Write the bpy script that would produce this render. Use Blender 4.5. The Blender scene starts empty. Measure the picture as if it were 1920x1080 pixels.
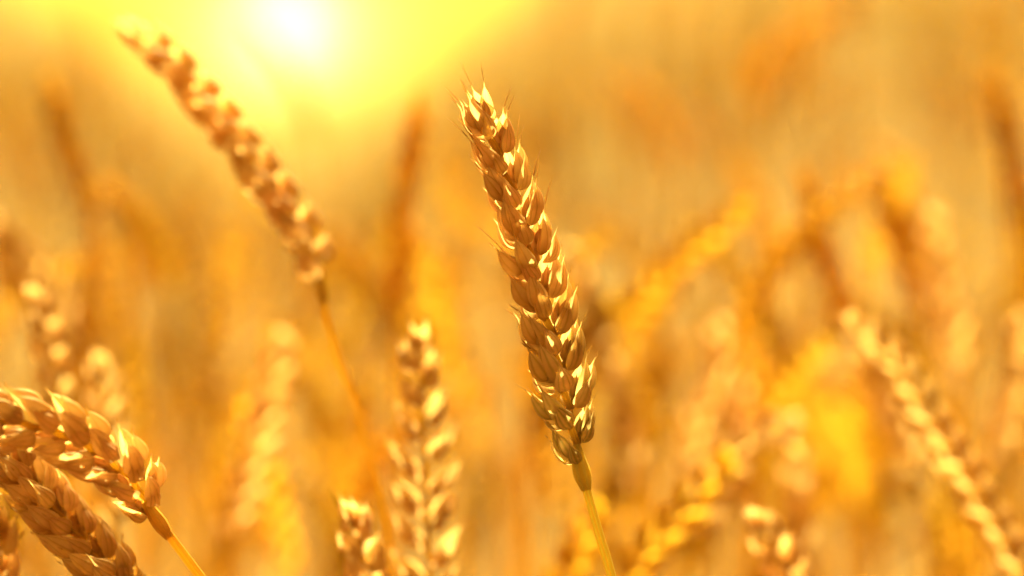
import bpy, math, random
import numpy as np
from mathutils import Vector, Matrix, Quaternion

random.seed(11)
rng = np.random.default_rng(11)
scn = bpy.context.scene
col = scn.collection
R = math.radians

# ------------------------------------------------------------------ camera
PITCH = R(5.0)
FOCAL, SENSOR = 100.0, 36.0
FOCUS = 0.7056
CAM = Vector((0.0, 0.0, 0.672))
cam_d = bpy.data.cameras.new('camera')
cam = bpy.data.objects.new('camera', cam_d)
col.objects.link(cam)
cam.location = CAM
cam.rotation_euler = (math.pi / 2 + PITCH, 0, 0)
cam_d.lens = FOCAL
cam_d.sensor_width = SENSOR
cam_d.clip_start = 0.01
cam_d.clip_end = 3000
cam_d.dof.use_dof = True
cam_d.dof.focus_distance = FOCUS
cam_d.dof.aperture_fstop = 5.0
scn.camera = cam

FPX = FOCAL / SENSOR * 1920.0
C_R = Vector((1, 0, 0))
C_F = Vector((0, math.cos(PITCH), math.sin(PITCH)))
C_U = Vector((0, -math.sin(PITCH), math.cos(PITCH)))


def P(px, py, d):
    """world point at depth d seen at a pixel of the 1920x1080 photograph"""
    return CAM + C_F * d + C_R * ((px - 960) * d / FPX) + C_U * ((540 - py) * d / FPX)


# ------------------------------------------------------------------ sky and sun
SUN_EL, SUN_AZ = R(52.0), R(-6.0)          # azimuth measured to the left of +Y
sun_dir = Vector((-math.sin(SUN_AZ) * math.cos(SUN_EL), math.cos(SUN_AZ) * math.cos(SUN_EL), math.sin(SUN_EL)))
glow_dir = (P(540, 48, 1.0) - CAM).normalized()

world = bpy.data.worlds.new('World')
scn.world = world
world.use_nodes = True
nt = world.node_tree
nt.nodes.clear()
N = nt.nodes.new
L = nt.links.new
sky = N('ShaderNodeTexSky')
sky.sky_type = 'NISHITA'
sky.sun_disc = False
sky.sun_elevation = SUN_EL
sky.sun_rotation = -SUN_AZ
sky.dust_density = 2.0
sky.ozone_density = 0.3
sky.air_density = 1.0
tint = N('ShaderNodeMix'); tint.data_type = 'RGBA'; tint.blend_type = 'MULTIPLY'
tint.inputs[0].default_value = 1.0
L(sky.outputs[0], tint.inputs[6])
tint.inputs[7].default_value = (1.0, 0.44, 0.075, 1)
bg = N('ShaderNodeBackground')
bg.inputs[1].default_value = 0.058
L(tint.outputs[2], bg.inputs[0])
# the bright haze round the low sun
geo = N('ShaderNodeTexCoord')
nrm = N('ShaderNodeVectorMath'); nrm.operation = 'NORMALIZE'
L(geo.outputs['Generated'], nrm.inputs[0])
dst = N('ShaderNodeVectorMath'); dst.operation = 'DISTANCE'
L(nrm.outputs[0], dst.inputs[0])
dst.inputs[1].default_value = glow_dir


def expterm(scale_deg, amp):
    m = N('ShaderNodeMath'); m.operation = 'DIVIDE'
    L(dst.outputs['Value'], m.inputs[0]); m.inputs[1].default_value = -R(scale_deg)
    e = N('ShaderNodeMath'); e.operation = 'EXPONENT'
    L(m.outputs[0], e.inputs[0])
    k = N('ShaderNodeMath'); k.operation = 'MULTIPLY'
    L(e.outputs[0], k.inputs[0]); k.inputs[1].default_value = amp
    return k.outputs[0]


def background(colour, strength_socket):
    b = N('ShaderNodeBackground')
    b.inputs[0].default_value = colour
    L(strength_socket, b.inputs[1])
    return b.outputs[0]


def add(a, b):
    s = N('ShaderNodeAddShader')
    L(a, s.inputs[0]); L(b, s.inputs[1])
    return s.outputs[0]


out = N('ShaderNodeOutputWorld')
acc = bg.outputs[0]
acc = add(acc, background((1, 0.86, 0.52, 1), expterm(0.65, 1.3)))
acc = add(acc, background((1, 0.52, 0.10, 1), expterm(2.6, 0.1)))
acc = add(acc, background((1, 0.60, 0.10, 1), expterm(7.0, 0.02)))
L(acc, out.inputs[0])

sun_d = bpy.data.lights.new('sun', 'SUN')
sun_d.energy = 4.2
sun_d.angle = R(1.5)
sun_d.color = (1.0, 0.83, 0.28)
sun = bpy.data.objects.new('sun', sun_d)
col.objects.link(sun)
sun.rotation_euler = sun_dir.to_track_quat('Z', 'Y').to_euler()
sun.location = (0, 3, 4)

vs = scn.view_settings
vs.view_transform = 'Standard'
vs.look = 'None'
vs.exposure = 2.8
vs.gamma = 1.0
scn.render.engine = 'CYCLES'
scn.cycles.use_denoising = True
scn.cycles.max_bounces = 7
scn.cycles.diffuse_bounces = 4
scn.cycles.transmission_bounces = 6
scn.cycles.sample_clamp_indirect = 6.0
scn.cycles.sample_clamp_direct = 30.0


# ------------------------------------------------------------------ helpers
def tag(o, label=None, cat=None, group=None, kind=None):
    if label: o['label'] = label
    if cat: o['category'] = cat
    if group: o['group'] = group
    if kind: o['kind'] = kind
    return o


def make_mesh(name, V, F, UV=None, mat=None):
    """V (n,3), F list of quads/tris as (m,4) array (tris repeat last index), UV per vertex (n,2)"""
    me = bpy.data.meshes.new(name)
    V = np.asarray(V, dtype=np.float32)
    F = np.asarray(F, dtype=np.int32)
    tri = F[:, 2] == F[:, 3]
    cnt = np.where(tri, 3, 4).astype(np.int32)
    start = np.concatenate([[0], np.cumsum(cnt)[:-1]]).astype(np.int32)
    mask = np.ones(F.shape, bool); mask[tri, 3] = False
    idx = F[mask]
    me.vertices.add(len(V)); me.vertices.foreach_set('co', V.ravel())
    me.loops.add(len(idx)); me.loops.foreach_set('vertex_index', idx)
    me.polygons.add(len(F)); me.polygons.foreach_set('loop_start', start)
    me.polygons.foreach_set('use_smooth', np.ones(len(F), bool))
    if UV is not None:
        uvl = me.uv_layers.new(name='UVMap')
        uvl.data.foreach_set('uv', np.asarray(UV, dtype=np.float32)[idx].ravel())
    me.update(calc_edges=True)
    me.validate()
    if mat: me.materials.append(mat)
    return me


def link(name, me, parent=None, M=None):
    o = bpy.data.objects.new(name, me)
    col.objects.link(o)
    if parent is not None: o.parent = parent
    if M is not None: o.matrix_basis = M
    return o


def join(parts):
    Vs, Fs, Us, k = [], [], [], 0
    for V, F, U in parts:
        Vs.append(V); Fs.append(np.asarray(F) + k); Us.append(U); k += len(V)
    return np.concatenate(Vs), np.concatenate(Fs), np.concatenate(Us)


def xform(part, M):
    V, F, U = part
    A = np.array(M)
    return V @ A[:3, :3].T + A[:3, 3], F, U


def grid_faces(nu, nv):
    i, j = np.meshgrid(np.arange(nu - 1), np.arange(nv - 1), indexing='ij')
    a = (i * nv + j).ravel()
    return np.stack([a, a + 1, a + nv + 1, a + nv], 1)


def spline(pts, n):
    """Catmull-Rom through pts, n samples, even arc length"""
    p = np.array([tuple(q) for q in pts], float)
    p = np.vstack([2 * p[0] - p[1], p, 2 * p[-1] - p[-2]])
    outp = []
    for i in range(1, len(p) - 2):
        t = np.linspace(0, 1, 24, endpoint=False)[:, None]
        a, b, c, d = p[i - 1], p[i], p[i + 1], p[i + 2]
        outp.append(0.5 * (2 * b + (c - a) * t + (2 * a - 5 * b + 4 * c - d) * t ** 2 + (3 * b - a - 3 * c + d) * t ** 3))
    q = np.vstack(outp + [p[-2:-1]])
    s = np.concatenate([[0], np.cumsum(np.linalg.norm(np.diff(q, axis=0), axis=1))])
    u = np.linspace(0, s[-1], n)
    return np.stack([np.interp(u, s, q[:, k]) for k in range(3)], 1), s[-1]


def tube(pts, rad, sides=8, ref=(0.3, -1, 0.1), cap=True):
    pts = np.asarray(pts, float)
    rad = np.broadcast_to(np.asarray(rad, float), (len(pts),))
    T = np.gradient(pts, axis=0)
    T /= np.linalg.norm(T, axis=1)[:, None] + 1e-12
    r = np.asarray(ref, float)
    B = np.cross(T, r); B /= np.linalg.norm(B, axis=1)[:, None] + 1e-12
    A = np.cross(B, T)
    th = np.linspace(0, 2 * np.pi, sides + 1)
    ring = A[:, None, :] * np.cos(th)[None, :, None] + B[:, None, :] * np.sin(th)[None, :, None]
    V = (pts[:, None, :] + ring * rad[:, None, None]).reshape(-1, 3)
    F = grid_faces(len(pts), sides + 1)
    s = np.concatenate([[0], np.cumsum(np.linalg.norm(np.diff(pts, axis=0), axis=1))])
    U = np.stack(np.meshgrid(s * 20, th / (2 * np.pi), indexing='ij'), -1).reshape(-1, 2)
    return V, F, U


# ------------------------------------------------------------------ materials
def new_mat(name):
    m = bpy.data.materials.new(name)
    m.use_nodes = True
    m.node_tree.nodes.clear()
    return m


def plant_material(name, ramp, green, vein_dark, transl, trans_col, rough, vein_scale=34.0, spec=0.35, margin=0.0):
    m = new_mat(name)
    t = m.node_tree
    n = t.nodes.new
    k = t.links.new
    uv = n('ShaderNodeUVMap'); uv.uv_map = 'UVMap'
    sep = n('ShaderNodeSeparateXYZ'); k(uv.outputs[0], sep.inputs[0])
    cr = n('ShaderNodeValToRGB')
    e = cr.color_ramp.elements
    e[0].position, e[0].color = ramp[0][0], (*ramp[0][1], 1)
    e[1].position, e[1].color = ramp[-1][0], (*ramp[-1][1], 1)
    for pos, c in ramp[1:-1]:
        x = e.new(pos); x.color = (*c, 1)
    k(sep.outputs[0], cr.inputs[0])
    info = n('ShaderNodeObjectInfo')
    tc = n('ShaderNodeNewGeometry')
    nz = n('ShaderNodeTexNoise'); nz.inputs['Scale'].default_value = 260.0; nz.inputs['Detail'].default_value = 3.0
    k(tc.outputs['Position'], nz.inputs['Vector'])
    nl = n('ShaderNodeTexNoise'); nl.inputs['Scale'].default_value = 9.0; nl.inputs['Detail'].default_value = 2.0
    k(tc.outputs['Position'], nl.inputs['Vector'])
    # colour: per piece hue, blotches
    hsv = n('ShaderNodeHueSaturation')
    k(cr.outputs[0], hsv.inputs['Color'])
    mr = n('ShaderNodeMapRange'); mr.inputs[3].default_value = 0.485; mr.inputs[4].default_value = 0.512
    k(info.outputs['Random'], mr.inputs[0]); k(mr.outputs[0], hsv.inputs['Hue'])
    mv = n('ShaderNodeMapRange'); mv.inputs[1].default_value = 0.3; mv.inputs[2].default_value = 0.7
    mv.inputs[3].default_value = 0.72; mv.inputs[4].default_value = 1.22
    k(nl.outputs[0], mv.inputs[0])
    rv = n('ShaderNodeMapRange'); rv.inputs[3].default_value = 0.80; rv.inputs[4].default_value = 1.18
    rf = n('ShaderNodeMath'); rf.operation = 'FRACT'
    rm_ = n('ShaderNodeMath'); rm_.operation = 'MULTIPLY'; rm_.inputs[1].default_value = 17.3
    k(info.outputs['Random'], rm_.inputs[0]); k(rm_.outputs[0], rf.inputs[0]); k(rf.outputs[0], rv.inputs[0])
    vv = n('ShaderNodeMath'); vv.operation = 'MULTIPLY'
    k(mv.outputs[0], vv.inputs[0]); k(rv.outputs[0], vv.inputs[1]); k(vv.outputs[0], hsv.inputs['Value'])
    # veins running along the piece
    vm = n('ShaderNodeMath'); vm.operation = 'MULTIPLY'; vm.inputs[1].default_value = vein_scale
    k(sep.outputs[1], vm.inputs[0])
    va = n('ShaderNodeMath'); va.operation = 'MULTIPLY_ADD'; va.inputs[1].default_value = 3.0
    k(nz.outputs[0], va.inputs[0]); k(vm.outputs[0], va.inputs[2])
    vsn = n('ShaderNodeMath'); vsn.operation = 'SINE'; k(va.outputs[0], vsn.inputs[0])
    vr = n('ShaderNodeMapRange'); vr.inputs[1].default_value = 0.45; vr.inputs[2].default_value = 1.0
    vr.inputs[3].default_value = 0.0; vr.inputs[4].default_value = 0.72
    k(vsn.outputs[0], vr.inputs[0])
    mx = n('ShaderNodeMix'); mx.data_type = 'RGBA'
    k(vr.outputs[0], mx.inputs[0]); k(hsv.outputs[0], mx.inputs[6]); mx.inputs[7].default_value = (*vein_dark, 1)
    # fine mottling
    mo = n('ShaderNodeMix'); mo.data_type = 'RGBA'; mo.blend_type = 'MULTIPLY'
    mo.inputs[0].default_value = 0.45
    k(mx.outputs[2], mo.inputs[6])
    ng = n('ShaderNodeValToRGB'); ng.color_ramp.elements[0].position = 0.3; ng.color_ramp.elements[1].position = 0.66
    ng.color_ramp.elements[0].color = (0.45, 0.36, 0.28, 1)
    k(nz.outputs[0], ng.inputs[0]); k(ng.outputs[0], mo.inputs[7])
    # unripe green streaks, set per piece
    at = n('ShaderNodeAttribute'); at.attribute_type = 'OBJECT'; at.attribute_name = 'green'
    gm = n('ShaderNodeMath'); gm.operation = 'MULTIPLY'
    gs = n('ShaderNodeMapRange'); gs.inputs[1].default_value = -0.5; gs.inputs[2].default_value = 0.9
    gs.inputs[3].default_value = 0.35; gs.inputs[4].default_value = 1.0
    k(vsn.outputs[0], gs.inputs[0])
    k(at.outputs['Fac'], gm.inputs[0]); k(gs.outputs[0], gm.inputs[1])
    gx = n('ShaderNodeMix'); gx.data_type = 'RGBA'; gx.clamp_factor = True
    k(gm.outputs[0], gx.inputs[0]); k(mo.outputs[2], gx.inputs[6]); gx.inputs[7].default_value = (*green, 1)
    # pale papery margin
    eb = n('ShaderNodeMath'); eb.operation = 'SUBTRACT'; eb.inputs[1].default_value = 0.5; k(sep.outputs[1], eb.inputs[0])
    ea = n('ShaderNodeMath'); ea.operation = 'ABSOLUTE'; k(eb.outputs[0], ea.inputs[0])
    er = n('ShaderNodeMapRange'); er.inputs[1].default_value = 0.40; er.inputs[2].default_value = 0.5; er.inputs[4].default_value = margin
    k(ea.outputs[0], er.inputs[0])
    ex = n('ShaderNodeMix'); ex.data_type = 'RGBA'
    k(er.outputs[0], ex.inputs[0]); k(gx.outputs[2], ex.inputs[6]); ex.inputs[7].default_value = (0.88, 0.68, 0.34, 1)
    colr = ex.outputs[2]
    pb = n('ShaderNodeBsdfPrincipled')
    k(colr, pb.inputs['Base Color'])
    pb.inputs['Roughness'].default_value = rough
    pb.inputs['Specular IOR Level'].default_value = spec
    bp = n('ShaderNodeBump'); bp.inputs['Strength'].default_value = 0.7; bp.inputs['Distance'].default_value = 0.0003
    k(vsn.outputs[0], bp.inputs['Height']); k(bp.outputs[0], pb.inputs['Normal'])
    tr = n('ShaderNodeBsdfTranslucent')
    tm = n('ShaderNodeMix'); tm.data_type = 'RGBA'; tm.blend_type = 'MIX'; tm.inputs[0].default_value = 0.45
    k(colr, tm.inputs[6]); tm.inputs[7].default_value = (*trans_col, 1)
    k(tm.outputs[2], tr.inputs[0])
    ms = n('ShaderNodeMixShader'); ms.inputs[0].default_value = transl
    k(pb.outputs[0], ms.inputs[1]); k(tr.outputs[0], ms.inputs[2])
    o = n('ShaderNodeOutputMaterial'); k(ms.outputs[0], o.inputs[0])
    return m


M_GLUME = plant_material('chaff', [(0.0, (0.42, 0.22, 0.05)), (0.35, (0.75, 0.47, 0.28)), (0.8, (0.83, 0.58, 0.40)), (1.0, (0.56, 0.33, 0.10))],
                         (0.12, 0.13, 0.03), (0.34, 0.17, 0.05), 0.68, (0.98, 0.74, 0.44), 0.75, spec=0.12, margin=0.4)
M_FLORET = plant_material('husk', [(0.0, (0.46, 0.26, 0.06)), (0.4, (0.80, 0.54, 0.34)), (0.85, (0.85, 0.62, 0.44)), (1.0, (0.60, 0.37, 0.11))],
                          (0.14, 0.15, 0.03), (0.46, 0.25, 0.08), 0.66, (0.99, 0.78, 0.46), 0.5, vein_scale=30.0, spec=0.3, margin=0.4)
M_STEM = plant_material('straw', [(0.0, (0.70, 0.45, 0.09)), (1.0, (0.70, 0.45, 0.09))],
                        (0.46, 0.47, 0.17), (0.46, 0.28, 0.07), 0.55, (0.97, 0.70, 0.14), 0.45, vein_scale=44.0, spec=0.5)
M_LEAF = plant_material('dry_leaf', [(0.0, (0.48, 0.27, 0.035)), (0.6, (0.58, 0.35, 0.05)), (1.0, (0.46, 0.25, 0.035))],
                        (0.15, 0.17, 0.04), (0.36, 0.19, 0.06), 0.32, (0.95, 0.56, 0.05), 0.6, vein_scale=60.0, spec=0.12)

M_CROP = plant_material('ripe_crop', [(0.0, (0.46, 0.25, 0.03)), (0.4, (0.76, 0.47, 0.065)), (0.85, (0.82, 0.55, 0.10)), (1.0, (0.60, 0.36, 0.05))],
                        (0.14, 0.15, 0.03), (0.42, 0.22, 0.03), 0.58, (0.98, 0.68, 0.09), 0.5, vein_scale=24.0, spec=0.3)

M_SHADE = plant_material('shaded_crop', [(0.0, (0.42, 0.20, 0.02)), (0.4, (0.68, 0.36, 0.04)), (0.85, (0.72, 0.41, 0.05)), (1.0, (0.50, 0.25, 0.03))],
                        (0.14, 0.15, 0.03), (0.30, 0.12, 0.02), 0.52, (0.92, 0.50, 0.05), 0.65, vein_scale=24.0, spec=0.1)  # husk colour darkened to carry the shade of backlit and farther ears
M_FAR = plant_material('dimmed_crop', [(0.0, (0.20, 0.095, 0.010)), (0.4, (0.31, 0.165, 0.016)), (0.85, (0.36, 0.20, 0.024)), (1.0, (0.24, 0.12, 0.012))],
                       (0.14, 0.15, 0.03), (0.24, 0.12, 0.02), 0.36, (0.60, 0.31, 0.025), 0.7, vein_scale=24.0, spec=0.06)  # far crop colour darkened to stand in for dim light and shaded gaps


def ground_material(name, c0, c1, c2, scale):
    m = new_mat(name)
    t = m.node_tree; n = t.nodes.new; k = t.links.new
    g = n('ShaderNodeNewGeometry')
    nz = n('ShaderNodeTexNoise'); nz.inputs['Scale'].default_value = scale; nz.inputs['Detail'].default_value = 8.0
    k(g.outputs['Position'], nz.inputs['Vector'])
    cr = n('ShaderNodeValToRGB'); e = cr.color_ramp.elements
    e[0].position = 0.3; e[0].color = (*c0, 1); e[1].position = 0.72; e[1].color = (*c2, 1)
    x = e.new(0.5); x.color = (*c1, 1)
    k(nz.outputs[0], cr.inputs[0])
    pb = n('ShaderNodeBsdfPrincipled'); k(cr.outputs[0], pb.inputs['Base Color']); pb.inputs['Roughness'].default_value = 0.95
    bp = n('ShaderNodeBump'); bp.inputs['Strength'].default_value = 0.8; bp.inputs['Distance'].default_value = 0.03
    k(nz.outputs[0], bp.inputs['Height']); k(bp.outputs[0], pb.inputs['Normal'])
    o = n('ShaderNodeOutputMaterial'); k(pb.outputs[0], o.inputs[0])
    return m


# ------------------------------------------------------------------ the field
def ground_z(x, y):
    """hillside rising away from the camera: a low saddle towards the sun, a higher shoulder to the right of it"""
    x = np.asarray(x, float); y = np.asarray(y, float)
    yy = np.clip(y, -3, 34)
    th = np.clip(x / np.clip(y, 3.0, 95.0), -0.5, 0.5)
    t = np.clip((th + 0.085) / 0.19, 0, 1); t = t * t * (3 - 2 * t)
    tl = np.clip((-th - 0.10) / 0.09, 0, 1)
    crest = 1.6 + 3.3 * t + 1.7 * tl
    f = np.clip(yy / 30.0, 0, 1)
    dip = 0.10 * np.exp(-((x / np.maximum(yy, 0.5) + 0.075) / 0.05) ** 2) * np.clip((yy - 1.2) / 2.0, 0, 1) * (1 + 0.08 * yy)
    z = 0.115 * yy + crest * f ** 1.6 - dip
    z = z + np.clip(y - 34, 0, 58) * (0.158 + 0.05 * t + 0.02 * tl)
    return z + 0.012 * np.sin(x * 5.1) * np.cos(y * 4.3) + 0.02 * np.sin(x * 1.7 + 1) * np.sin(y * 1.1)


gx = np.concatenate([-np.geomspace(95, 3, 26), np.linspace(-2.5, 2.5, 31), np.geomspace(3, 95, 26)])
gy = np.concatenate([[-40, -20, -10, -5], np.linspace(-3, 12, 61), np.linspace(12.5, 36, 40), np.linspace(38, 95, 20)])
GX, GY = np.meshgrid(gx, gy, indexing='ij')
GV = np.stack([GX, GY, ground_z(GX, GY)], -1).reshape(-1, 3)
soil = ground_material('field_soil', (0.06, 0.03, 0.005), (0.11, 0.06, 0.010), (0.18, 0.105, 0.018), 3.0)
ground = link('ground', make_mesh('ground', GV, grid_faces(len(gx), len(gy))[:, ::-1], None, soil))
tag(ground, 'stubbly golden brown soil of the rising wheat field', kind='structure')


# ------------------------------------------------------------------ wheat pieces (metres, local frames)
def shell(length, width, depth, half_angle, keel=0.0, tip=1.0, curve=0.0, nu=14, nv=9, beak=0.12, seed=0, ripple=0.0):
    """a boat shaped husk standing on +Z, its back to +X"""
    r = np.random.default_rng(abs(int(seed)) + 1)
    u = np.linspace(0, 1, nu)
    v = np.linspace(-1, 1, nv)
    body = np.sin(np.pi * np.clip(u / (1 - beak), 0, 1) ** 0.72)
    body = np.clip(body, 0, None) ** 0.72
    body = np.maximum(body, 0.20 * (u < 0.3))
    beakw = 0.11 * (1 - np.clip((u - (1 - beak)) / beak, 0, 1)) * (u > 0.55)
    w = np.maximum(body, beakw)
    w[-1] = 0.012
    U, Vv = np.meshgrid(u, v, indexing='ij')
    W = np.repeat(w[:, None], nv, 1)
    ang = Vv * half_angle
    y = W * width / 2 * np.sin(ang) * (1 + 0.04 * r.standard_normal())
    x = W * depth * np.cos(ang)
    x = x + keel * W * np.exp(-(Vv / 0.16) ** 2) * depth
    x = x + ripple * W * depth * np.cos(Vv * 9.0)
    x = x + curve * length * (U ** 2.2) + 0.02 * length * r.standard_normal() * U ** 2
    z = U * length
    # ragged rim towards the tip
    z = z - (np.abs(Vv) ** 3) * length * 0.07 * np.sin(np.pi * U) * tip
    y = y + 0.015 * length * r.standard_normal() * U ** 2
    V = np.stack([x, y, z], -1).reshape(-1, 3)
    UV = np.stack([U, Vv * 0.5 + 0.5], -1).reshape(-1, 2)
    return V, grid_faces(nu, nv), UV


def rot(ax, ang):
    return Matrix.Rotation(ang, 4, ax)


MM = 0.001


def spikelet_pieces(seed, hi=True, awn=4.0, plump=1.0, spread=1.0):
    """pieces of one spikelet: +Z up along it, +X away from the rachis, fan along Y"""
    r = random.Random(seed)
    nu, nv = (18, 15) if hi else (7, 5)
    res = []
    core = []
    for s in (-1, 1):
        Lg = r.uniform(8.4, 9.8) * MM
        g = shell(Lg, 4.3 * MM * plump, 1.9 * MM * plump, R(84 if hi else 78), keel=0.28, curve=-0.02, nu=nu, nv=nv, beak=0.2, seed=seed * 7 + s, ripple=0.045)
        M = Matrix.Translation((0.9 * MM, s * 1.5 * MM, 0)) @ rot('X', -s * R(r.uniform(12, 17) * spread)) @ rot('Y', R(r.uniform(4, 9))) @ rot('Z', s * R(r.uniform(52, 66)))
        res.append(('glume', xform(g, M), 'g'))
    fl = [(-1, 1.5, 10.8, 8), (1, 2.2, 10.8, 8)]
    fl.append((0, 3.6, 9.2, 0))
    for s, z0, Lf, tl in fl:
        Lf = Lf * r.uniform(0.94, 1.06) * MM
        tlt = R((tl + r.uniform(-3, 3)) * spread) * (s if s else 1)
        f = shell(Lf, 4.2 * MM * plump, 2.3 * MM * plump, R(104 if hi else 100), keel=0.10, curve=-0.01, nu=nu, nv=nv + 2, beak=0.16, seed=seed * 11 + s + 3)
        yaw = s * R(r.uniform(22, 38)) if s else R(r.uniform(-20, 20))
        x0 = 1.0 if s else 1.5
        M = Matrix.Translation((x0 * MM, s * 0.9 * MM, z0 * MM)) @ rot('X', -tlt) @ rot('Y', R(r.uniform(3, 8) + (6 if not s else 0))) @ rot('Z', yaw)
        res.append(('floret', xform(f, M), 'f'))
        # palea and grain inside the husk
        if not hi: p = None
        else: p = shell(Lf * 0.55, 2.4 * MM * plump, 0.8 * MM, R(120), nu=nu, nv=nv, beak=0.1, seed=seed * 13 + s)
        if hi: core.append(xform(p, M @ rot('Z', math.pi)))
        al = awn * r.uniform(0.3, 1.25) * MM
        if al > 0.6 * MM:
            top = M @ Vector((0, 0, Lf * 0.985))
            dr = (M.to_3x3() @ Vector((r.uniform(-0.1, 0.25), r.uniform(-0.15, 0.15), 1))).normalized()
            bend = Vector((r.uniform(-1, 1), r.uniform(-1, 1), 0)) * al * 0.12
            pts = [top + dr * al * t + bend * t * t for t in (0, 0.33, 0.66, 1)]
            rad = np.array([0.17, 0.13, 0.09, 0.03]) * MM * (1.0 if hi else 1.3)
            res.append(('awn', tube(pts, rad, 5 if hi else 3, ref=(1, 0.2, 0.1)), 'g'))
    # short stalk of the spikelet
    core.append(tube([(0, 0, -0.6 * MM), (0.7 * MM, 0, 0.6 * MM), (1.0 * MM, 0, 3 * MM)], [0.8 * MM, 0.9 * MM, 0.5 * MM], 6))
    res.append(('core', join(core), 'f'))
    return res


MATS = {'g': M_GLUME, 'f': M_FLORET}
_cache = {}


def split_meshes(key, seed, mats=None, **kw):
    """list of (name, mesh) for one spikelet variant, cached so copies share mesh data"""
    k = ('split', key, seed)
    if k not in _cache:
        _cache[k] = [(nm, make_mesh(nm, *pt, (mats or MATS)[m])) for nm, pt, m in spikelet_pieces(seed, **kw)]
    return _cache[k]


def whole_part(seed, **kw):
    return join([pt for nm, pt, m in spikelet_pieces(seed, **kw)])


def whole_mesh(key, seed, **kw):
    k = ('whole', key, seed)
    if k not in _cache:
        _cache[k] = make_mesh('spikelet', *whole_part(seed, **kw), M_SHADE if key[0] == 'dark' else M_CROP if key[0] == 'yellow' else M_FLORET)  # dark ears take the husk colour with shade painted in
    return _cache[k]


def ear_frames(pts, roll, view, pitch_mm=4.7, tilt=20, twist=0.0, jitter=1.0, seed=0, scale=1.0, n=None):
    """matrices for the spikelets along an ear path (base to tip)"""
    r = random.Random(seed)
    q, ln = spline(pts, 240)
    if n is None: n = max(8, int(round(ln / (pitch_mm * MM * scale))))
    T = np.gradient(q, axis=0); T /= np.linalg.norm(T, axis=1)[:, None]
    mats = []
    for i in range(n):
        f = (i + 0.15) / n * 0.955
        ix = min(int(f * 239), 239)
        p, t = Vector(q[ix]), Vector(T[ix])
        side = 1 if i % 2 else -1
        n0 = t.cross(view).normalized()
        ra = roll + twist * (f - 0.5) + R(r.uniform(-7, 7)) * jitter
        nn = Quaternion(t, ra) @ n0
        X = nn * side
        a = R(tilt + r.uniform(-4, 4) * jitter) * (1.0 - 0.35 * f)
        Z = (t * math.cos(a) + X * math.sin(a)).normalized()
        Y = Z.cross(X).normalized()
        X = Y.cross(Z)
        sc = scale * (0.74 + 0.26 * min(1, f / 0.12)) * (1.0 - 0.26 * max(0, (f - 0.62) / 0.38)) * r.uniform(0.95, 1.05)
        M = Matrix(((X.x, Y.x, Z.x, 0), (X.y, Y.y, Z.y, 0), (X.z, Y.z, Z.z, 0), (0, 0, 0, 1)))
        mats.append((Matrix.Translation(p + X * 0.5 * MM) @ M @ Matrix.Scale(sc, 4), f, side))
    # terminal spikelet, turned a quarter
    p, t = Vector(q[-1 - 12]), Vector(T[-1])
    n0 = Quaternion(t, roll + R(90)) @ t.cross(view).normalized()
    Y = t.cross(n0)
    M = Matrix(((n0.x, Y.x, t.x, 0), (n0.y, Y.y, t.y, 0), (n0.z, Y.z, t.z, 0), (0, 0, 0, 1)))
    mats.append((Matrix.Translation(p - n0 * 1.2 * MM) @ M @ Matrix.Scale(0.74 * scale, 4), 1.0, 0))
    return q, mats


def leaf_part(p0, direction, length, width, droop, twist, seed=0, nu=12):
    r = np.random.default_rng(abs(int(seed)) + 1)
    d = np.array(direction, float); d /= np.linalg.norm(d)
    u = np.linspace(0, 1, nu)
    up = np.array([0, 0, 1.0])
    c = np.array(p0)[None] + d[None] * (u * length)[:, None] - up[None] * (droop * length * u ** 2)[:, None]
    side0 = np.cross(d, up); side0 /= np.linalg.norm(side0) + 1e-9
    nrm0 = np.cross(side0, d)
    ang = twist * u
    sd = side0[None] * np.cos(ang)[:, None] + nrm0[None] * np.sin(ang)[:, None]
    nm = np.cross(sd, d)
    w = width * np.minimum(1, (1 - u) * 2.2 + 0.02) ** 0.8 * (0.7 + 0.3 * np.minimum(1, u * 5))
    V = np.stack([c - sd * w[:, None] / 2, c - nm * (w * 0.18)[:, None], c + sd * w[:, None] / 2], 1).reshape(-1, 3)
    UV = np.stack(np.meshgrid(u, [0, 0.5, 1.0], indexing='ij'), -1).reshape(-1, 2)
    return V, grid_faces(nu, 3), UV


# ------------------------------------------------------------------ single stalks that the photograph shows
GROUP_NEAR = 'ripe wheat stalks near the camera'


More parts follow.
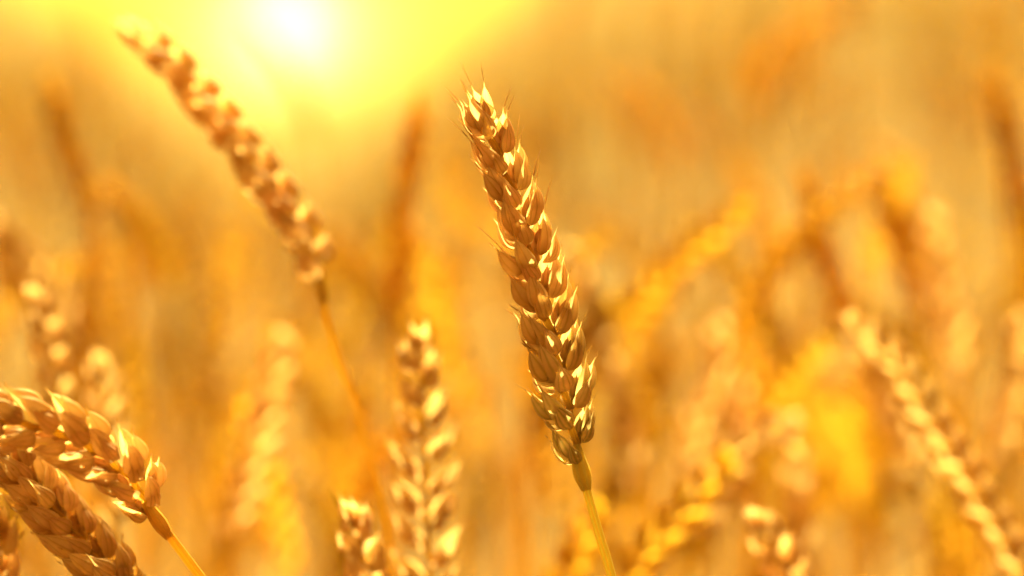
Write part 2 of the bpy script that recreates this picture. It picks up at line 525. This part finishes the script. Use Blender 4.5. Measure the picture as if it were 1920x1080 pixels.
def wheat(label, ear_px, depth, stem_px=(), tier='B', roll=30, green=(0, 0), n=None, scale=1.0, awn=3.0, plump=1.0, tilt=20,
          twist=0, seed=1, leaf=None, nvar=5, spread=1.0, group=GROUP_NEAR, stem_r=1.15, stem_green=0.0, collar=False, mats_=None):
    """ear_px: pixel path base -> tip; depth: one depth or (base, tip); stem_px: pixels below the ear, downwards"""
    d0, d1 = depth if isinstance(depth, tuple) else (depth, depth)
    m = len(ear_px)
    pts = [P(x, y, d0 + (d1 - d0) * i / (m - 1)) for i, (x, y) in enumerate(ear_px)]
    base = pts[0]
    st = [base] + [P(x, y, d0) for x, y in stem_px]
    last = st[-1]
    prev = st[-2] if len(st) > 1 else pts[1]
    dv = (last - prev).normalized()
    if dv.z > -0.2: dv = (dv + Vector((0, 0, -1.2))).normalized()
    drop = last.z - float(ground_z(last.x, last.y))
    k1 = last + dv * min(0.12, drop * 0.3)
    foot_x, foot_y = k1.x + dv.x * 0.06, k1.y + dv.y * 0.06
    foot = Vector((foot_x, foot_y, float(ground_z(foot_x, foot_y)) - 0.01))
    st += [k1, k1.lerp(foot, 0.5) + Vector((dv.x * 0.02, 0, 0)), foot]
    root = bpy.data.objects.new('wheat_stalk', None)
    root.empty_display_size = 0.02
    root.location = foot
    col.objects.link(root)
    tag(root, label, 'wheat', group)
    inv = Matrix.Translation(-foot)
    view = (CAM - base).normalized()
    q, mats = ear_frames(pts, R(roll), view, tilt=tilt, twist=R(twist), seed=seed, scale=scale, n=n, jitter=1.7)
    # stem
    sp, ln = spline(st, 60)
    sp = sp - np.array(foot)
    rad = np.linspace(stem_r * 0.86, stem_r * 1.75, 60) * MM * scale
    o = link('stem', make_mesh('stem', *tube(sp, rad, 12 if tier == 'A' else 7), M_STEM), root)
    o['green'] = stem_green
    # collar knot under the ear
    e0 = np.array(base) - np.array(foot)
    tdir = np.array((pts[1] - pts[0]).normalized())
    kk = np.linspace(-0.0065, 0.004, 9) * scale
    kr = np.array([1.15, 1.5, 1.85, 2.0, 1.9, 1.7, 1.5, 1.3, 0.9]) * MM * scale * (1.0 if collar else 0.85)
    sdir = np.array((st[0] - st[1]).normalized())
    dirs = np.where(kk[:, None] < 0, sdir[None], tdir[None])
    o = link('collar', make_mesh('collar', *tube(e0[None] + dirs * kk[:, None], kr, 10), M_STEM), root)
    o['green'] = green[0] * 0.6
    # zigzag rachis
    zz = [np.array(M.translation) for M, f, s in mats[:-1]]
    zz = np.array(zz) - np.array(foot)
    o = link('rachis', make_mesh('rachis', *tube(np.vstack([e0, zz]), 0.85 * MM * scale, 6), M_STEM), root)
    for i, (M, f, s) in enumerate(mats):
        g = green[0] + (green[1] - green[0]) * min(1, f / 0.45)
        var = (i * 7 + seed) % nvar
        aw = awn * (1.0 + 1.6 * max(0, f - 0.6)) if f > 0.5 else awn * 0.55
        lvl = 'top' if f > 0.5 else 'low'
        if tier == 'A':
            ms = split_meshes((label, lvl), var + seed * 31, mats=mats_, hi=True, awn=aw, plump=plump, spread=spread)
            core = [x for x in ms if x[0] == 'core'][0]
            so = link('spikelet', core[1], root, inv @ M)
            so['green'] = g
            for nm, me in ms:
                if nm == 'core': continue
                if nm != 'awn': JM = (rot('Z', R(random.gauss(0, 5))) @ rot('X', R(random.gauss(0, 3.5))) @ rot('Y', R(random.gauss(0, 3))) @ Matrix.Diagonal((random.uniform(0.88, 1.1), random.uniform(0.85, 1.1), random.uniform(0.9, 1.1), 1)))
                c = link(nm, me, so, JM)
                c['green'] = g * random.uniform(0.5, 1.2)
        else:
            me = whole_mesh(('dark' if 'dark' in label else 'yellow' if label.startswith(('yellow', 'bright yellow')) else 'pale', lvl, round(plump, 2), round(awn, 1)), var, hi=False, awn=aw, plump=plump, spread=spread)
            so = link('spikelet', me, root, inv @ M)
            so['green'] = g * random.uniform(0.5, 1.2)
    if leaf:
        for (lx, ly, ex, ey, wd) in leaf:
            a, b = P(lx, ly, d0), P(ex, ey, d0 * 1.01)
            V, F, U = leaf_part(np.array(a - foot), np.array(b - a), (b - a).length, wd * MM, 0.05, 1.2, seed)
            link('leaf', make_mesh('leaf', V, F, U, M_LEAF), root)
    return root


wheat('sharp golden wheat ear in the middle, leaning to the left on a pale green stem',
      [(1086, 866), (1060, 742), (1024, 590), (984, 440), (943, 315), (900, 200)], FOCUS,
      [(1096, 905), (1118, 985), (1138, 1050), (1152, 1100)], tier='A', roll=36, green=(0.95, 0.0), n=19, awn=5.0, plump=1.05,
      tilt=21, seed=3, nvar=11, stem_green=1.0, collar=True, spread=1.1, scale=1.12)
wheat('pale gold wheat ear under the sun glare, bowed far over to the left',
      [(600, 525), (572, 440), (500, 335), (425, 235), (335, 128), (245, 48)], (0.83, 0.85),
      [(622, 635), (662, 740), (698, 860), (722, 965), (740, 1085)], roll=48, awn=1.5, plump=1.1, seed=5, scale=1.12, spread=1.1, tilt=17)
wheat('plump nodding wheat ear arching in from the photo edge above another nodding ear',
      [(286, 962), (248, 900), (172, 840), (70, 800), (-50, 788), (-180, 812)], (0.70, 0.665),
      [(302, 985), (345, 1040), (385, 1095)], tier='A', roll=-20, awn=2.0, plump=1.12, seed=8, spread=1.3, tilt=20, nvar=9, scale=1.15, n=17)
wheat('plump wheat ear in the bottom corner, crossing below the arching nodding ear',
      [(300, 1225), (218, 1092), (140, 1000), (62, 912), (-10, 830), (-80, 762)], (0.725, 0.725),
      [(350, 1290)], tier='A', roll=35, awn=2.0, plump=1.12, seed=9, spread=1.3, tilt=26, nvar=9, scale=1.12, n=20)
wheat('upright bristly wheat ear standing just beside the foot of the long bare stem',
      [(812, 1160), (800, 1000), (796, 850), (790, 740), (782, 640)], (0.82, 0.82),
      [(818, 1260)], tier='A', roll=16, twist=40, awn=5.0, plump=1.05, seed=12, tilt=32, nvar=6, spread=1.6, scale=1.1)
wheat('small blurred wheat ear rising at the photo edge above the nodding ears',
      [(120, 850), (105, 720), (90, 640), (66, 565)], 0.90, [(130, 960)], roll=40, awn=5, seed=13)
wheat('short blurred wheat ear peeping up behind the arching nodding ear',
      [(215, 1000), (205, 860), (196, 760), (190, 690)], 0.92, [(225, 1090)], roll=10, awn=5, seed=14)
wheat('dark orange blurred wheat ear backlit high at the photo edge',
      [(170, 430), (150, 350), (118, 260), (92, 150)], 1.16, [(178, 520), (185, 700)], roll=70, seed=15)
wheat('dark brown blurred wheat ear directly below the backlit ear at the edge',
      [(160, 745), (165, 650), (172, 540), (182, 430)], 1.22, [(155, 860)], roll=60, seed=16)
wheat('pale blurred wheat ear leaning out of the photo edge at mid height',
      [(140, 640), (100, 560), (40, 480), (-30, 400)], 1.10, [(165, 740), (180, 900)], roll=20, seed=17)
wheat('dark upright wheat ear with bright fringe, right below the sun glare',
      [(748, 600), (752, 470), (765, 330), (784, 185)], 1.12, [(745, 760), (742, 900)], roll=75, seed=18, awn=5)
wheat('blurred wheat ear with round pale highlights, left of the long bare stem',
      [(425, 1020), (465, 900), (500, 770), (530, 640)], 1.02, [(400, 1120)], roll=15, plump=1.15, seed=19)
wheat('white glinting wheat ear tip poking in over the bottom edge beside the bare stem',
      [(745, 1290), (715, 1180), (690, 1080), (660, 975)], 0.78, [(770, 1400)], roll=30, plump=1.2, seed=20,
      leaf=[(662, 985, 620, 912, 2.4)])
wheat('greenish glinting wheat ear leaning to the left near the bottom right corner',
      [(1950, 1130), (1860, 970), (1770, 825), (1690, 700), (1598, 598)], (0.90, 0.92), [(2010, 1260)], roll=-25, plump=1.1,
      seed=21, green=(0.5, 0.35))
wheat('yellow blurred wheat ear leaning to the right behind the sharp ear',
      [(1145, 622), (1215, 545), (1290, 475), (1385, 395)], 1.12, [(1110, 700), (1090, 860)], roll=20, seed=22, plump=1.15)
wheat('pale blurred wheat ear close behind the sharp ear on its right flank',
      [(1195, 905), (1165, 760), (1120, 610), (1068, 470)], 1.08, [(1210, 1000), (1215, 1100)], roll=35, seed=23)
wheat('blurred wheat ear with drooped tip halfway between sharp ear and greenish ear',
      [(1290, 905), (1310, 800), (1345, 700), (1352, 620)], 1.12, [(1280, 1020)], roll=20, seed=24)
wheat('broad cream blurred wheat ear nodding over to the right',
      [(1290, 1010), (1340, 910), (1400, 830), (1475, 795)], 0.98, [(1250, 1120)], roll=10, plump=1.25, seed=25)
wheat('yellow blurred wheat ear slanting right beside the green stem at the bottom edge',
      [(1150, 1130), (1210, 1040), (1280, 960), (1352, 868)], 0.93, [(1090, 1240)], roll=10, plump=1.2, seed=26)
wheat('bright yellow blurred wheat ear tip low behind the green stem',
      [(1020, 1220), (1050, 1120), (1080, 1040), (1110, 965)], 0.95, [(1000, 1320)], roll=30, plump=1.2, seed=27)
wheat('white glinting wheat ear close to the bottom edge right of the slanting ear',
      [(1530, 1270), (1508, 1160), (1470, 1060), (1425, 985)], 0.85, [(1530, 1360)], roll=20, plump=1.25, awn=5, seed=28)
wheat('upright pale blurred wheat ear behind the white glinting ear',
      [(1505, 1160), (1500, 1060), (1496, 960), (1490, 860)], 1.02, [(1508, 1260)], roll=30, seed=29)
wheat('dark brown blurred wheat ear left of the upper right cluster',
      [(1600, 640), (1570, 540), (1535, 440), (1508, 335)], 1.15, [(1625, 760), (1640, 900)], roll=70, seed=30)
wheat('dark blurred wheat ear in the middle of the upper right cluster',
      [(1735, 600), (1705, 510), (1672, 420), (1638, 325)], 1.2, [(1760, 740), (1775, 900)], roll=60, seed=31)
wheat('pale speckled wheat ear upright in the upper right cluster',
      [(1800, 720), (1785, 620), (1768, 520), (1748, 410)], 1.14, [(1810, 840), (1815, 960)], roll=15, seed=32)
wheat('tall dark orange wheat ear touching the right photo edge',
      [(1925, 450), (1912, 350), (1890, 250), (1862, 150)], 1.2, [(1935, 600), (1940, 800)], roll=60, seed=33)
wheat('pale yellow wheat ear slanting behind the greenish ear',
      [(1720, 900), (1690, 800), (1655, 710), (1615, 630)], 1.05, [(1740, 1000), (1755, 1100)], roll=20, seed=34)
wheat('small orange wheat ear at the right photo edge above the greenish ear',
      [(1870, 880), (1885, 790), (1900, 700), (1912, 610)], 1.05, [(1860, 1000)], roll=40, seed=35)
wheat('small pale wheat ear cut by the photo edge at the bottom left corner',
      [(-60, 1240), (-35, 1160), (-15, 1080), (-8, 1000)], 0.66, [(-70, 1340)], roll=40, plump=1.2, seed=36)
wheat('fat cream wheat ear upright in the gap right of the sharp ear',
      [(1400, 960), (1392, 860), (1382, 740), (1372, 650)], 1.3, [(1405, 1080)], roll=20, plump=1.2, seed=37)

# ------------------------------------------------------------------ the crop behind: whole stalks, copied
VARIANTS = []


def variant(seed):
    """name, mesh list of one stalk, 0.8 m tall, foot at the origin, leaning towards +X"""
    r = random.Random(seed)
    lean = r.uniform(0.0, 0.075)
    nod = r.choice([0.1, 0.25, 0.5, 0.9, 1.4])
    el = r.uniform(0.078, 0.102)
    H = 0.80 - el * math.cos(nod * 0.6)
    stem = [(0, 0, -0.02), (0.004, r.uniform(-0.01, 0.01), H * 0.35), (lean * 0.45, r.uniform(-0.01, 0.01), H * 0.7), (lean, 0, H)]
    top = Vector(stem[-1])
    a = math.atan2(lean, H * 0.4) + 0.05
    ear = [top]
    p = top.copy()
    for i in range(5):
        p = p + Vector((math.sin(a), 0, math.cos(a))) * el / 5
        ear.append(p.copy()); a += nod / 5
    q, mats = ear_frames(ear, R(r.uniform(0, 180)), Vector((0, -1, 0)), seed=seed, tilt=20, n=r.randint(16, 20))
    parts = [xform(whole_part(seed * 3 + (i % 4), hi=False, awn=r.choice([2, 3, 5]), plump=1.1), M) for i, (M, f, s) in enumerate(mats)]
    sp, _ = spline(stem, 14)
    lst = [('ear', make_mesh('ear', *join(parts), M_CROP)),
           ('stem', make_mesh('stem', *tube(sp, np.linspace(2.0, 1.1, 14) * MM, 6), M_STEM))]
    for j in range(r.choice([1, 1, 2])):
        hz = r.uniform(0.45, 0.8)
        b = sp[int(hz * 13)]
        ang = r.uniform(0, 2 * math.pi)
        el_ = r.uniform(0.15, 1.1)
        d = (math.cos(ang) * math.cos(el_), math.sin(ang) * math.cos(el_), math.sin(el_))
        lst.append(('leaf', make_mesh('leaf', *leaf_part(b, d, r.uniform(0.10, 0.2), r.uniform(5, 10) * MM, r.uniform(0.2, 0.9), r.uniform(-2.5, 2.5), seed + j), M_LEAF)))
    return lst


VARIANTS = [variant(100 + i) for i in range(10)]
FAR_VARIANTS = []
for v in VARIANTS:      # the same stalks, ear colour darkened to stand for shade further up the field
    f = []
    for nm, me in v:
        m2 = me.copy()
        if nm == 'ear': m2.materials[0] = M_SHADE
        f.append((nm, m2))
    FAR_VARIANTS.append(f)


def place_stalk(x, y, h, yaw, var, label, group):
    root = bpy.data.objects.new('wheat_stalk', None)
    root.empty_display_size = 0.02
    root.location = (x, y, float(ground_z(x, y)))
    root.rotation_euler = (random.gauss(0, 0.05), random.gauss(0, 0.05), yaw)
    s = h / 0.8
    root.scale = (1.0, 1.0, s)
    col.objects.link(root)
    tag(root, label, 'wheat', group)
    g = max(0.0, random.gauss(0.05, 0.16))
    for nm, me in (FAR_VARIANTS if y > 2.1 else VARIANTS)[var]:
        link(nm, me, root)['green'] = g


def in_frame(x, y, margin=0.0):
    return abs(x) < 0.18 * y + margin


ZONES = [(210, 'above the two nodding ears at the photo edge'), (420, 'between the nodding ears and the ear with pale round highlights'),
         (600, 'behind the ear with pale round highlights, below the bowed ear'), (720, 'behind the long bare stem of the bowed ear'),
         (860, 'behind the upright bristly ear, below the glare'), (990, 'in the gap just left of the sharp ear'),
         (1130, 'directly behind the sharp ear and its stem'), (1300, 'in the gap just right of the sharp ear'),
         (1480, 'above the white glinting ear at the bottom edge'), (1640, 'below the dark ear left of the upper right cluster'),
         (1790, 'behind the tip of the greenish leaning ear'), (9999, 'along the right photo edge beyond the greenish ear')]
cnt = 0
pts_done = []
for attempt in range(20000):
    if cnt >= 280: break
    near = cnt < 190
    y = random.uniform(1.12, 1.8) if near else 1.6 + random.random() * 2.8
    x = random.uniform(-1, 1) * (0.18 * y + 0.04)
    if any((x - a) ** 2 + (y - b) ** 2 < 0.03 ** 2 for a, b in pts_done): continue
    px = 960 + FPX * x / y
    if near and px < 1000 and random.random() < 0.35: continue
    if near:      # tillers of every height, so that ears show all the way down
        py = random.uniform(300, 960)
        if 1080 < px < 1420 and py < 560: continue
        if px < 420 and py < 420: continue
        h = P(px, py, y).z - float(ground_z(x, y))
    else:
        h = random.gauss(0.715, 0.05)
        if 330 < px < 780: h = min(h, P(px, 345, y).z - float(ground_z(x, y)))
    pts_done.append((x, y)); cnt += 1
    mid = y < 2.2
    px = 960 + FPX * x / y
    zone = [z for lim, z in ZONES if px < lim][0]
    place_stalk(x, y, h, random.uniform(0, 2 * math.pi), random.randrange(10),
                ((('tall' if py < 520 else 'middling' if py < 740 else 'short') + ' blurred wheat stalk ') if near else 'soft wheat stalk further back ' if mid else 'faint far wheat stalk ') + zone,
                'blurred wheat stalks behind the sharp ear' if mid else 'faint wheat stalks deep in the field')


# the rest of the crop: nobody could count it
def crop_ear(seed):
    r = random.Random(seed)
    parts = []
    lean, nod = r.uniform(0, 0.06), r.uniform(0.1, 1.0)
    sp, _ = spline([(0, 0, -0.02), (lean * 0.2, 0, 0.3), (lean, 0, 0.71)], 6)
    parts.append(tube(sp, np.linspace(2.0, 1.3, 6) * MM, 3))
    a = 0.1; p = Vector(sp[-1]); path = [p.copy()]
    for i in range(4):
        p = p + Vector((math.sin(a), 0, math.cos(a))) * 0.0235; a += nod / 4; path.append(p.copy())
    q, mats = ear_frames(path, R(r.uniform(0, 180)), Vector((0, -1, 0)), seed=seed, n=14)
    for i, (M, f, s) in enumerate(mats):
        for sy in (-1, 1):
            g = shell(12.5 * MM, 6.0 * MM, 3.0 * MM, R(120), nu=4, nv=3, beak=0.1, seed=seed + i)
            parts.append(xform(g, M @ Matrix.Translation((0.001, sy * 0.0014, 0)) @ rot('X', -sy * 0.18) @ rot('Z', sy * 0.8)))
    b = sp[3]
    an = r.uniform(0, 6.28)
    parts.append(leaf_part(b, (math.cos(an) * 0.7, math.sin(an) * 0.7, 0.6), 0.15, 8 * MM, 0.6, 1.5, seed, nu=5))
    return join(parts)


CV = [crop_ear(300 + i) for i in range(8)]
allV, allF, allU, off = [], [], [], 0
def crop_add(x, y):
    global off
    V, F, U = CV[random.randrange(8)]
    a = random.uniform(0, 2 * math.pi); c, s = math.cos(a), math.sin(a)
    h = random.gauss(0.715, 0.05) / 0.8
    if -0.13 < x / y < -0.03: h = min(h, 0.80)      # the crop stands lower in the saddle
    W = np.stack([V[:, 0] * c - V[:, 1] * s + x, V[:, 0] * s + V[:, 1] * c + y, V[:, 2] * h + float(ground_z(x, y))], 1)
    allV.append(W); allF.append(F + off); allU.append(U); off += len(V)

n_crop = 0
while n_crop < 3600:
    y = 0.75 + (random.random() ** 0.8) * 15
    x = random.uniform(-1, 1) * (0.36 * y + 0.9)
    if y < 4.4 and in_frame(x, y, 0.12): continue
    if y < 1.2 and in_frame(x, y, 0.3): continue
    crop_add(x, y); n_crop += 1
while n_crop < 5200:
    y = 15 + random.random() * 20
    x = random.uniform(-1, 1) * (0.36 * y + 1)
    crop_add(x, y); n_crop += 1
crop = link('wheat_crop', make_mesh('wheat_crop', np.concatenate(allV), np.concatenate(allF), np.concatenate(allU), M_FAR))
tag(crop, 'mass of ripe wheat with shade put into its colour, filling the far field', 'wheat', kind='stuff')
print('tris', sum(len(f) for f in allF) * 2, 'objects', len(bpy.data.objects))


# ------------------------------------------------------------------ the golden haze in the air
def haze_box():
    x0, x1, y0, y1, z0, z1 = -99, 99, -44, 99, -2.5, 22.5
    V = [(x, y, z) for x in (x0, x1) for y in (y0, y1) for z in (z0, z1)]
    F = [(0, 1, 3, 2), (4, 6, 7, 5), (0, 4, 5, 1), (2, 3, 7, 6), (0, 2, 6, 4), (1, 5, 7, 3)]
    m = new_mat('haze_air')
    n = m.node_tree.nodes.new
    pv = n('ShaderNodeVolumePrincipled')
    pv.inputs['Color'].default_value = (1.0, 0.70, 0.08, 1)
    pv.inputs['Density'].default_value = 0.009
    pv.inputs['Anisotropy'].default_value = 0.87
    o = n('ShaderNodeOutputMaterial')
    m.node_tree.links.new(pv.outputs[0], o.inputs['Volume'])
    h = link('haze', make_mesh('haze', V, F, None, m))
    tag(h, 'golden summer haze hanging over the whole field', kind='stuff')


haze_box()
